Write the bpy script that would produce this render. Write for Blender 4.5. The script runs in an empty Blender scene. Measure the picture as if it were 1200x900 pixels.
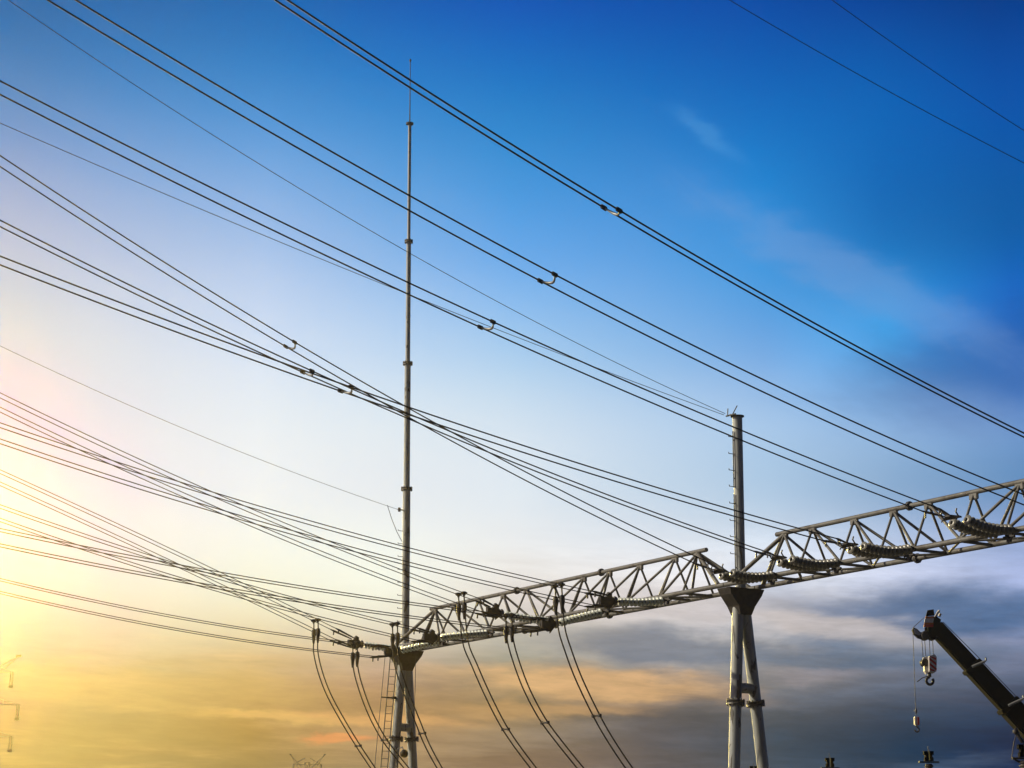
import bpy, bmesh, math, random
from mathutils import Vector, Matrix
random.seed(7)
PI = math.pi
scene = bpy.context.scene
col = scene.collection

# ------------------------------------------------------------------ camera
cam_d = bpy.data.cameras.new("camera")
cam = bpy.data.objects.new("camera", cam_d)
col.objects.link(cam)
cam.location = (0, 0, 1.6)
PITCH = 14.2
cam.rotation_euler = (math.radians(90 + PITCH), 0, 0)
cam_d.sensor_width = 36.0
cam_d.lens = 36.0 * 2200 / 1200
cam_d.clip_end = 20000
scene.camera = cam
scene.render.resolution_x = 1024
scene.render.resolution_y = 768

# ------------------------------------------------------------------ world: dusk sky
world = bpy.data.worlds.new("World")
scene.world = world
world.use_nodes = True
nt = world.node_tree
nt.nodes.clear()
N = nt.nodes.new
LK = nt.links.new

SUN_AZ = -90.0      # degrees left of the viewing direction (+Y)
SUN_EL = 28.0
ADDED_GLOW = 1900.0
HAZE_DENSITY = 0.00036

def lin(c):
    c = c / 255.0
    return c / 12.92 if c <= 0.04045 else ((c + 0.055) / 1.055) ** 2.4

def math_node(op, a, b=None, c=None, clamp=False):
    m = N('ShaderNodeMath'); m.operation = op; m.use_clamp = clamp
    for i, v in enumerate((a, b, c)):
        if v is None: continue
        if hasattr(v, 'node'): LK(v, m.inputs[i])
        else: m.inputs[i].default_value = v
    return m.outputs[0]

def maprange(v, a, b, c=0.0, d=1.0, kind='LINEAR'):
    m = N('ShaderNodeMapRange'); m.interpolation_type = kind; m.clamp = True
    LK(v, m.inputs[0])
    for i, x in zip((1, 2, 3, 4), (a, b, c, d)): m.inputs[i].default_value = x
    return m.outputs[0]

def mix(fac, a, b, mode='MIX'):
    m = N('ShaderNodeMix'); m.data_type = 'RGBA'; m.blend_type = mode
    for sock, v in ((m.inputs[0], fac), (m.inputs[6], a), (m.inputs[7], b)):
        if hasattr(v, 'node'): LK(v, sock)
        elif isinstance(v, (int, float)): sock.default_value = v
        else: sock.default_value = (*v, 1)
    return m.outputs[2]

tc = N('ShaderNodeTexCoord')
sep = N('ShaderNodeSeparateXYZ'); LK(tc.outputs['Generated'], sep.inputs[0])
dx, dy, dz = sep.outputs
DEG = 180 / PI
az = math_node('MULTIPLY', math_node('ARCTAN2', dx, dy), DEG)              # 0 ahead, + to the right
el = math_node('MULTIPLY', math_node('ARCSINE', dz), DEG)
elt = maprange(el, -6, 66, 0, 1)

ELS = (2.6, 5.2, 7.7, 10.3, 12.6, 15.0, 18.1, 22.0, 26.0)
# dusk sky colours by compass direction (columns) and elevation (stops), from low to high
COLS = [
    (-15.5, [(125.2, 120.6, 77.5), (109.3, 19.2, 95.2), (155.5, 78.2, 190.0), (165.8, 123.0, 214.0), (152.4, 109.9, 218.1), (168.6, 199.4, 220.5), (172.9, 183.4, 219.0), (26.6, 131.7, 201.2), (0.0, 85.6, 155.3)]),
    (-13.0, [(152.5, 136.1, 89.5), (151.9, 132.7, 94.0), (185.5, 183.3, 214.5), (182.5, 181.0, 232.6), (175.7, 190.0, 230.8), (191.8, 211.8, 232.6), (166.4, 185.6, 224.1), (24.4, 137.3, 209.5), (0.0, 86.5, 162.7)]),
    (-10.5, [(152.9, 134.4, 88.2), (183.6, 152.6, 83.5), (214.7, 226.7, 222.0), (204.6, 217.2, 241.7), (206.9, 220.6, 238.5), (202.1, 219.7, 241.0), (163.7, 189.0, 229.3), (20.2, 141.2, 214.4), (0.0, 88.1, 167.1)]),
    (-7.9, [(143.8, 128.3, 86.6), (186.9, 135.0, 36.4), (239.3, 247.0, 224.8), (226.4, 234.7, 245.9), (224.9, 235.2, 243.7), (207.0, 224.8, 247.6), (162.8, 192.8, 234.9), (16.8, 144.3, 219.2), (0.0, 88.0, 171.3)]),
    (-4.0, [(149.5, 135.8, 104.8), (142.6, 60.6, 13.2), (262.0, 270.7, 249.2), (221.2, 227.9, 240.7), (227.1, 237.6, 244.0), (190.2, 217.0, 244.2), (128.1, 179.5, 235.6), (2.7, 139.1, 212.4), (0.0, 79.8, 179.6)]),
    (0.0, [(154.8, 124.1, 104.3), (49.6, 73.3, 0.0), (252.3, 242.2, 231.2), (220.2, 234.1, 246.7), (220.1, 231.5, 243.0), (168.1, 208.3, 239.8), (88.2, 164.7, 239.6), (0.0, 135.1, 204.2), (0.0, 70.2, 185.3)]),
    (4.0, [(108.4, 102.6, 103.6), (0.0, 0.0, 0.0), (270.5, 261.7, 257.5), (187.6, 211.1, 232.2), (200.2, 220.3, 241.1), (137.6, 187.9, 234.4), (82.3, 159.1, 231.4), (0.0, 122.2, 198.7), (0.0, 67.8, 174.4)]),
    (7.9, [(63.8, 83.3, 102.7), (0.0, 0.0, 0.0), (286.1, 281.3, 281.2), (148.4, 184.8, 217.1), (183.1, 212.0, 241.2), (104.1, 163.0, 225.7), (34.9, 151.7, 226.7), (0.0, 108.7, 193.1), (0.0, 65.4, 164.9)]),
    (11.8, [(0.0, 57.5, 95.0), (0.0, 0.0, 0.0), (251.8, 253.4, 277.2), (86.6, 142.8, 185.8), (166.4, 193.7, 230.4), (51.1, 184.8, 262.7), (0.0, 89.7, 167.1), (0.0, 111.3, 196.5), (0.0, 39.6, 137.8)]),
    (15.5, [(0.0, 35.0, 87.7), (0.0, 0.0, 0.0), (216.3, 227.2, 274.5), (0.0, 103.4, 156.6), (134.0, 175.4, 225.8), (0.0, 113.4, 233.7), (0.0, 89.0, 146.2), (0.0, 88.2, 185.9), (0.0, 40.2, 109.1)]),
]
ramps = []
for a0, cols_ in COLS:
    r = N('ShaderNodeValToRGB'); LK(elt, r.inputs[0])
    cr = r.color_ramp; cr.interpolation = 'B_SPLINE'
    top = cols_[-1]
    low = cols_[0]
    seq = [(-6, tuple(v * .62 for v in low))] + list(zip(ELS, cols_)) + [(40, tuple(v * .72 for v in top)), (66, tuple(v * .5 for v in top))]
    while len(cr.elements) < len(seq): cr.elements.new(0.5)
    for i, (e_, c_) in enumerate(seq):
        cr.elements[i].position = (e_ + 6) / 72
        cr.elements[i].color = (*[lin(v) for v in c_], 1)
    ramps.append((a0, r.outputs[0]))
sky = ramps[0][1]
for (a0, _), (a1, r1) in zip(ramps[:-1], ramps[1:]):
    sky = mix(maprange(az, a0, a1, 0, 1), sky, r1)
# round behind the viewer the unseen sky is dimmed, to cut the fill light
behind = maprange(az, -75, -150, 0, 1, 'SMOOTHSTEP')
dusk = mix(1.0, ramps[-1][1], (.22, .24, .27), 'MULTIPLY')
sky = mix(behind, sky, dusk)
sky = mix(maprange(az, 30, 95, 0, 1, 'SMOOTHSTEP'), sky, dusk)

# --- clouds: streaks stretched along the horizon, in sky direction (azimuth / elevation)
def cloud_noise(sx, sy, seed, detail=6.0, rough=0.55, dist=0.25, tilt=0.0):
    cmb = N('ShaderNodeCombineXYZ')
    LK(math_node('MULTIPLY', az, sx), cmb.inputs[0])
    LK(math_node('MULTIPLY', math_node('ADD', el, math_node('MULTIPLY', az, tilt)), sy), cmb.inputs[1])
    cmb.inputs[2].default_value = seed
    nz = N('ShaderNodeTexNoise'); nz.inputs['Scale'].default_value = 1.0
    nz.inputs['Detail'].default_value = detail; nz.inputs['Roughness'].default_value = rough
    nz.inputs['Distortion'].default_value = dist
    LK(cmb.outputs[0], nz.inputs['Vector'])
    return nz.outputs[0]

warp = math_node('SUBTRACT', cloud_noise(.16, .55, 3.3, 5.0), 0.5)
warp2 = math_node('SUBTRACT', cloud_noise(.28, .8, 8.1, 5.0), 0.5)
streak = cloud_noise(.30, 1.55, 21.7, 9.0, .60, .35, .05)
wisp = cloud_noise(.55, 1.1, 40.2, 9.0, .66, .5, .55)
def puff(a0, e0, ra, re, tilt, ragged, soft, wa=4.0, we=1.5):
    """elongated cloud about azimuth a0, elevation e0 (degrees) whose edge is torn by streaky noise"""
    u = math_node('ADD', math_node('SUBTRACT', az, a0), math_node('MULTIPLY', warp, wa))
    v = math_node('ADD', math_node('SUBTRACT', el, e0), math_node('MULTIPLY', warp2, we))
    v = math_node('SUBTRACT', v, math_node('MULTIPLY', u, tilt))
    q = math_node('ADD', math_node('POWER', math_node('ABSOLUTE', math_node('DIVIDE', u, ra)), 2.0), math_node('POWER', math_node('ABSOLUTE', math_node('DIVIDE', v, re)), 2.0))
    f = math_node('EXPONENT', math_node('MULTIPLY', q, -.8))
    tear = math_node('MULTIPLY', math_node('MULTIPLY', math_node('SUBTRACT', wisp if e0 > 12 else streak, .5), ragged), math_node('EXPONENT', math_node('MULTIPLY', q, -.4)))
    return maprange(math_node('ADD', f, tear), max(.03, .5 - soft), .5 + soft, 0, 1, 'SMOOTHSTEP')

right = maprange(az, -9, 9, 0, 1, 'SMOOTHSTEP')
lowmask = math_node('MAXIMUM', math_node('MULTIPLY', maprange(el, 11.0, 6.5, 0, 1, 'SMOOTHSTEP'), right), maprange(el, 7.6, 5.2, 0, 1, 'SMOOTHSTEP'))
n_dark = maprange(cloud_noise(.13, .62, 1.7, 9.0, .58, .3), .46, .68, 0, 1, 'SMOOTHSTEP')
n_lite = maprange(cloud_noise(.11, .95, 5.9, 9.0, .60, .3), .48, .70, 0, 1, 'SMOOTHSTEP')
dark_col = mix(right, (.42, .25, .08), (.02, .08, .17))
lite_col = mix(right, (1.0, .66, .27), (.17, .24, .36))
sky = mix(math_node('MULTIPLY', math_node('MULTIPLY', n_dark, lowmask), .28), sky, dark_col)
sky = mix(math_node('MULTIPLY', math_node('MULTIPLY', n_lite, lowmask), .25), sky, lite_col)
CLOUDS = [  # azimuth, elevation, half width, half height, tilt, ragged, soft, colour, strength
    (15.4, 14.5, 4.4, 1.7, .10, .3, .5, (.0, .085, .33), .70),      # deep blue veil, upper right
    (13.4, 13.0, 2.6, 1.0, -.35, .6, .5, (.17, .28, .52), .35),
    (10.6, 17.2, 4.6, .8, -.55, 1.1, .5, (.20, .36, .69), .38),
    (6.2, 21.7, 1.1, .36, -.6, 1.3, .5, (.12, .40, .76), .26),
    (8.3, 7.9, 1.3, .75, -.3, 1.0, .45, (.23, .33, .55), .45),      # blue gap by the near column
    (5.4, 7.4, 5.4, .65, -.05, .8, .45, (.62, .56, .56), .65),      # pale sheet
    (13.0, 7.1, 5.0, .80, .02, .7, .45, (.016, .095, .24), .85),   # slate bank on the right
    (9.8, 6.55, 3.2, .42, -.13, .7, .35, (.60, .53, .50), .70),     # pale tongue
    (5.2, 6.15, 5.0, .48, -.06, .8, .40, (.10, .145, .22), .72),    # slate bank left of the column
    (11.6, 5.9, 3.4, .5, -.03, .8, .40, (.030, .105, .21), .6),
    (2.6, 5.05, 4.4, .46, -.07, 1.0, .40, (.78, .46, .20), .75),     # orange streaks
    (.8, 4.35, 3.0, .26, -.04, 1.0, .35, (.74, .42, .17), .50),
    (9.2, 5.45, 1.6, .28, .0, .8, .40, (.34, .30, .32), .50),       # pink patch
    (-9.6, 4.9, 5.6, .55, -.05, .8, .45, (.60, .40, .14), .45),     # olive band, left
    (-3.0, 4.4, 4.0, .60, -.03, .9, .45, (.42, .25, .10), .45),
    (-5.4, 3.55, 1.2, .14, .02, .7, .35, (.85, .30, .10), .60),
    (-4.6, 4.25, 2.6, .22, -.06, .9, .40, (.88, .47, .17), .50),
    (-7.6, 4.2, 2.4, .18, -.03, .9, .40, (.95, .58, .18), .40),
]
for a0, e0, ra, re, tl, rg, sf, c_, k in CLOUDS:
    sky = mix(math_node('MULTIPLY', puff(a0, e0, ra, re, tl, rg, sf), k), sky, c_)

fine = cloud_noise(.9, 5.2, 61.3, 6.0, .6, .3, .05)
grain = math_node('ADD', 1.0, math_node('MULTIPLY', math_node('MULTIPLY', math_node('ADD', math_node('SUBTRACT', fine, .5), math_node('MULTIPLY', math_node('SUBTRACT', streak, .5), 1.3)), lowmask), math_node("ADD", .28, math_node("MULTIPLY", right, .34))))
tex = N('ShaderNodeVectorMath'); tex.operation = 'SCALE'; LK(sky, tex.inputs[0]); LK(grain, tex.inputs['Scale'])
sky = tex.outputs[0]

# added glow blob beyond the left edge, lights the haze like a second sun
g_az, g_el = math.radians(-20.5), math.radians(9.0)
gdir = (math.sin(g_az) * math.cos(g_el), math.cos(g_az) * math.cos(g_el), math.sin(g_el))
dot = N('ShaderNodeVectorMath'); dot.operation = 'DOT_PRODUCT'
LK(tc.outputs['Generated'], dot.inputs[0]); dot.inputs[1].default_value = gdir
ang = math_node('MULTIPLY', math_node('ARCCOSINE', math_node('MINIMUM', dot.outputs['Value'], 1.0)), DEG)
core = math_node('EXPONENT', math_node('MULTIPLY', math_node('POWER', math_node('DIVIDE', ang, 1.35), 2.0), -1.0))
gl = N('ShaderNodeVectorMath'); gl.operation = 'SCALE'; gl.inputs[0].default_value = (ADDED_GLOW * 1.0, ADDED_GLOW * .76, ADDED_GLOW * .17); LK(core, gl.inputs['Scale'])
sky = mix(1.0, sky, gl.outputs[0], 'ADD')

wa_ = math_node('EXPONENT', math_node('MULTIPLY', math_node('POWER', math_node('DIVIDE', math_node('ADD', az, 78.0), 21.0), 2.0), -1.0))  # broad glow added out of view on the left, soft fill for the steel
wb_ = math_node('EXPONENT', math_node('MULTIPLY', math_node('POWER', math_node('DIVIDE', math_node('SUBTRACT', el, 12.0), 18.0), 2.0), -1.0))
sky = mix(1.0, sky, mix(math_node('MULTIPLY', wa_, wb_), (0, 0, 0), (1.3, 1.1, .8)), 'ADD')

st = N('ShaderNodeTexSky'); st.sky_type = 'NISHITA'; st.sun_disc = False
st.sun_elevation = math.radians(SUN_EL); st.sun_rotation = math.radians(SUN_AZ)
bg1 = N('ShaderNodeBackground'); LK(st.outputs[0], bg1.inputs[0]); bg1.inputs[1].default_value = 0.0008
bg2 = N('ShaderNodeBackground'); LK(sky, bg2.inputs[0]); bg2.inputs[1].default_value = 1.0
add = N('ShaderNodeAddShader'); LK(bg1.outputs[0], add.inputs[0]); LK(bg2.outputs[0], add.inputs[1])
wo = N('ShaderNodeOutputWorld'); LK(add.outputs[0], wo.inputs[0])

# ------------------------------------------------------------------ sun
sd = bpy.data.lights.new("sun", 'SUN'); sd.energy = 3.3; sd.angle = math.radians(0.6); sd.color = (1.0, .88, .68)
so = bpy.data.objects.new("sun", sd); col.objects.link(so)
a, e = math.radians(SUN_AZ), math.radians(SUN_EL)
sdir = Vector((math.sin(a) * math.cos(e), math.cos(a) * math.cos(e), math.sin(e)))
so.rotation_euler = sdir.to_track_quat('Z', 'Y').to_euler()

vs = scene.view_settings
vs.view_transform = 'Standard'; vs.look = 'None'; vs.exposure = 0.0; vs.gamma = 1.0; vs.use_curve_mapping = False

# ------------------------------------------------------------------ materials
def material(name, base, rough=.5, metal=0.0, var=None, vscale=3.0, streak=False, bump=0.0, lo=.4, hi=.65):
    m = bpy.data.materials.new(name); m.use_nodes = True
    t = m.node_tree; p = t.nodes['Principled BSDF']
    p.inputs['Base Color'].default_value = (*base, 1)
    p.inputs['Roughness'].default_value = rough; p.inputs['Metallic'].default_value = metal
    if var:
        g = t.nodes.new('ShaderNodeNewGeometry')
        mp = t.nodes.new('ShaderNodeMapping')
        mp.inputs['Scale'].default_value = (vscale, vscale, vscale * (.12 if streak else 1))
        t.links.new(g.outputs['Position'], mp.inputs[0])
        nz = t.nodes.new('ShaderNodeTexNoise'); nz.inputs['Scale'].default_value = 1; nz.inputs['Detail'].default_value = 7
        nz.inputs['Roughness'].default_value = .62
        t.links.new(mp.outputs[0], nz.inputs['Vector'])
        r = t.nodes.new('ShaderNodeValToRGB')
        r.color_ramp.elements[0].position = lo; r.color_ramp.elements[0].color = (*base, 1)
        r.color_ramp.elements[1].position = hi; r.color_ramp.elements[1].color = (*var, 1)
        t.links.new(nz.outputs[0], r.inputs[0]); t.links.new(r.outputs[0], p.inputs['Base Color'])
        if bump:
            b_ = t.nodes.new('ShaderNodeBump'); b_.inputs['Strength'].default_value = bump; b_.inputs['Distance'].default_value = .01
            t.links.new(nz.outputs[0], b_.inputs['Height']); t.links.new(b_.outputs[0], p.inputs['Normal'])
    return m

def mat_pole():
    """galvanised tube: spangle, long weather streaks and a few flaked patches"""
    m = material('weathered galvanised tube', (.40, .42, .40), .55, .1, (.28, .29, .27), 5, True, .15)
    t = m.node_tree; p = t.nodes['Principled BSDF']
    src = p.inputs['Base Color'].links[0].from_socket
    g = t.nodes.new('ShaderNodeNewGeometry')
    mp = t.nodes.new('ShaderNodeMapping'); mp.inputs['Scale'].default_value = (3.2, 3.2, .9)
    t.links.new(g.outputs['Position'], mp.inputs[0])
    nz = t.nodes.new('ShaderNodeTexNoise'); nz.inputs['Scale'].default_value = 1; nz.inputs['Detail'].default_value = 9; nz.inputs['Distortion'].default_value = 1.4
    t.links.new(mp.outputs[0], nz.inputs['Vector'])
    r = t.nodes.new('ShaderNodeValToRGB'); r.color_ramp.elements[0].position = .60; r.color_ramp.elements[1].position = .63
    t.links.new(nz.outputs[0], r.inputs[0])
    mx = t.nodes.new('ShaderNodeMix'); mx.data_type = 'RGBA'
    t.links.new(r.outputs[0], mx.inputs[0]); t.links.new(src, mx.inputs[6]); mx.inputs[7].default_value = (.10, .095, .085, 1)
    t.links.new(mx.outputs[2], p.inputs['Base Color'])
    return m

M = dict(
    pole=mat_pole(),
    steel=material('weathered galvanised steel', (.17, .165, .145), .6, .15, (.075, .06, .042), 2.6, False, .15, .45, .70),
    dark=material('dark oxidised steel', (.055, .048, .04), .6, .1, (.03, .026, .022), 6),
    wire=material('weathered conductor', (.035, .030, .024), .6, .1, (.05, .042, .034), 5),
    thin=material('steel earth wire', (.10, .10, .10), .6, .2, (.14, .14, .14), 5),
    disc=material('pale green glazed porcelain', (.64, .68, .60), .3, 0, (.48, .52, .45), 8),
    disc_dark=material('olive brown glazed porcelain', (.27, .26, .215), .3, 0, (.17, .16, .13), 8),  # darker porcelain for the double strings
    cast=material('cast fitting', (.16, .15, .13), .5, .3, (.09, .085, .075), 12),
    spacer=material('bright cast aluminium', (.38, .38, .35), .45, .4, (.32, .32, .30), 14),
    boom=material('black crane paint', (.005, .005, .006), .85, 0, (.009, .009, .010), 2),
    red=material('red warning paint', (.55, .035, .025), .5, 0, (.45, .03, .02), 6),
    white=material('dirty white paint', (.66, .63, .57), .55, 0, (.48, .45, .40), 6),
    orange=material('orange flag stripe', (.55, .14, .02), .7),
    rubber=material('tyre rubber', (.02, .02, .02), .8),
    glass=material('dark cab glass', (.02, .025, .03), .08),
    brown=material('dark brown glazed porcelain', (.020, .015, .013), .6, 0, (.045, .03, .022), 8),
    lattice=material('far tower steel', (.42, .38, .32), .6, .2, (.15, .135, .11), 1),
)

M['boom'].node_tree.nodes['Principled BSDF'].inputs['Specular IOR Level'].default_value = .1

# ------------------------------------------------------------------ mesh helpers
def V(*p): return Vector(p if len(p) > 1 else p[0])

def frame(d):
    d = d.normalized()
    u = d.cross(Vector((0, 0, 1)))
    if u.length < 1e-4: u = Vector((1, 0, 0))
    u.normalize(); return u, d.cross(u)

def tube(bm, pts, rad, seg=10, caps=True):
    pts = [Vector(p) for p in pts]
    n_ = len(pts)
    rr = rad if isinstance(rad, (list, tuple)) else [rad] * n_
    rings = []
    u = None
    for i, p in enumerate(pts):
        d = (pts[min(i + 1, n_ - 1)] - pts[max(i - 1, 0)]).normalized()
        if u is None: u, v = frame(d)
        else:
            u = (u - d * u.dot(d)).normalized(); v = d.cross(u)
        rings.append([bm.verts.new(p + (u * math.cos(2 * PI * k / seg) + v * math.sin(2 * PI * k / seg)) * rr[i]) for k in range(seg)])
    for a_, b_ in zip(rings[:-1], rings[1:]):
        for k in range(seg):
            f = bm.faces.new((a_[k], a_[(k + 1) % seg], b_[(k + 1) % seg], b_[k])); f.smooth = True
    if caps:
        for rg in (rings[0], rings[-1]):
            c_ = [bm.verts.new(v_.co) for v_ in rg]
            bm.faces.new(c_)
    return bm

def lathe(bm, origin, axis, prof, seg=14):
    """profile of (radius, distance along axis)"""
    origin = Vector(origin); axis = Vector(axis).normalized(); u, v = frame(axis)
    rings = []
    for r_, h_ in prof:
        rings.append([bm.verts.new(origin + axis * h_ + (u * math.cos(2 * PI * k / seg) + v * math.sin(2 * PI * k / seg)) * max(r_, 1e-4)) for k in range(seg)])
    for a_, b_ in zip(rings[:-1], rings[1:]):
        for k in range(seg):
            f = bm.faces.new((a_[k], a_[(k + 1) % seg], b_[(k + 1) % seg], b_[k])); f.smooth = True
    for rg in (rings[0], rings[-1]): bm.faces.new([bm.verts.new(q.co) for q in rg])
    return bm

def box(bm, c_, ax, ay, az_, bev=0.0):
    """box about c_ with half-extent vectors ax, ay, az_"""
    c_, ax, ay, az_ = map(Vector, (c_, ax, ay, az_))
    vs_ = [bm.verts.new(c_ + ax * i + ay * j + az_ * k) for i in (-1, 1) for j in (-1, 1) for k in (-1, 1)]
    fs = [bm.faces.new([vs_[q] for q in f]) for f in ((0, 1, 3, 2), (4, 6, 7, 5), (0, 4, 5, 1), (2, 3, 7, 6), (0, 2, 6, 4), (1, 5, 7, 3))]
    if bev:
        es = list({e_ for f in fs for e_ in f.edges})
        bmesh.ops.bevel(bm, geom=es, offset=bev, segments=2, affect='EDGES')
    return bm

def prism(bm, poly, off):
    """polygon (3D points) extruded by the vector off, centred on the polygon's plane"""
    off = Vector(off)
    a_ = [bm.verts.new(Vector(p) - off * .5) for p in poly]
    b_ = [bm.verts.new(Vector(p) + off * .5) for p in poly]
    bm.faces.new(a_); bm.faces.new(b_[::-1])
    for k in range(len(poly)):
        bm.faces.new((a_[k], b_[k], b_[(k + 1) % len(poly)], a_[(k + 1) % len(poly)]))
    return bm

def obj(name, bm, mat, parent=None, loc=None):
    """one mesh object; bm is in world coordinates, the origin goes to loc or the parent's base"""
    base = Vector(loc) if loc is not None else (parent['_w'] if False else None)
    if base is None:
        base = Vector((0, 0, 0)); p_ = parent
        if parent is not None: base = WORLD[parent.name]
    bmesh.ops.recalc_face_normals(bm, faces=bm.faces)
    bm.transform(Matrix.Translation(-base))
    me = bpy.data.meshes.new(name); bm.to_mesh(me); bm.free()
    me.materials.append(mat)
    o = bpy.data.objects.new(name, me); col.objects.link(o)
    if parent is not None:
        o.parent = parent; o.location = base - WORLD[parent.name]
    else: o.location = base
    WORLD[o.name] = base
    return o
WORLD = {}

def tag(o, label, cat, group=None, kind=None):
    if label: o['label'] = label
    if cat: o['category'] = cat
    if group: o['group'] = group
    if kind: o['kind'] = kind
    return o

def thing(name, label, cat, loc, group=None):
    o = bpy.data.objects.new(name, None); col.objects.link(o)
    o.location = loc; o.empty_display_size = .3; WORLD[o.name] = Vector(loc)
    return tag(o, label, cat, group)

def share(src, parent, matrix, name=None):
    """copy of a part (shared mesh) placed by a world matrix under parent"""
    c_ = src.copy(); col.objects.link(c_); c_.parent = parent
    c_.matrix_local = Matrix.Translation(-WORLD[parent.name]) @ matrix
    WORLD[c_.name] = matrix.translation.copy()
    return c_

B = bmesh.new

# ------------------------------------------------------------------ ground
bm = B()
prism(bm, [(-400, -80, -.25), (400, -80, -.25), (400, 212, -.25), (-400, 212, -.25)], (0, 0, .5))
g_ = obj('ground', bm, material('dark crushed stone', (.045, .042, .037), .95, 0, (.085, .078, .066), 1.7, False, .4))
g_['kind'] = 'structure'

# evening haze: even, forward scattering, so it shines towards the added sky glow
bm = B()
box(bm, (0, 66, 18.6), (410, 0, 0), (0, 150, 0), (0, 0, 20.4))
hz = bpy.data.materials.new('evening haze'); hz.use_nodes = True
ht = hz.node_tree; ht.nodes.clear()
hv = ht.nodes.new('ShaderNodeVolumePrincipled'); hv.inputs['Density'].default_value = HAZE_DENSITY
hv.inputs['Color'].default_value = (1.0, .84, .60, 1); hv.inputs['Anisotropy'].default_value = .945
ho = ht.nodes.new('ShaderNodeOutputMaterial'); ht.links.new(hv.outputs[0], ho.inputs['Volume'])
h_ = obj('haze', bm, hz); h_['kind'] = 'stuff'

# ------------------------------------------------------------------ gantry axes
ZB = 10.3
RC = Vector((7.523, 61.503, 0)); LC = Vector((-4.547, 80.355, 0))
SPAN = (LC - RC).length
bv = (LC - RC).normalized()                       # along the beam, away from the viewer
nv = Vector((-bv.y, bv.x, 0))                     # square to the beam, towards the incoming lines
zv = Vector((0, 0, 1))
def G(s, w, z): return RC + bv * s + nv * w + zv * z
HW, HT = .66, 1.45

# ------------------------------------------------------------------ columns
def flange(c_, d, r, h, parent, mat='cast'):
    bm_ = B(); d = Vector(d).normalized()
    lathe(bm_, Vector(c_) - d * h, d, [(r, 0), (r, h * .8), (r * .86, h * .8), (r * .86, h * 1.2), (r, h * 1.2), (r, h * 2)], 18)
    u, v = frame(d)
    for k in range(12):
        q = Vector(c_) + (u * math.cos(k * PI / 6) + v * math.sin(k * PI / 6)) * r * .9
        tube(bm_, [q - d * h * 1.6, q + d * h * 1.6], r * .09, 6)
    return obj('flange_ring', bm_, M[mat], parent)

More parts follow.
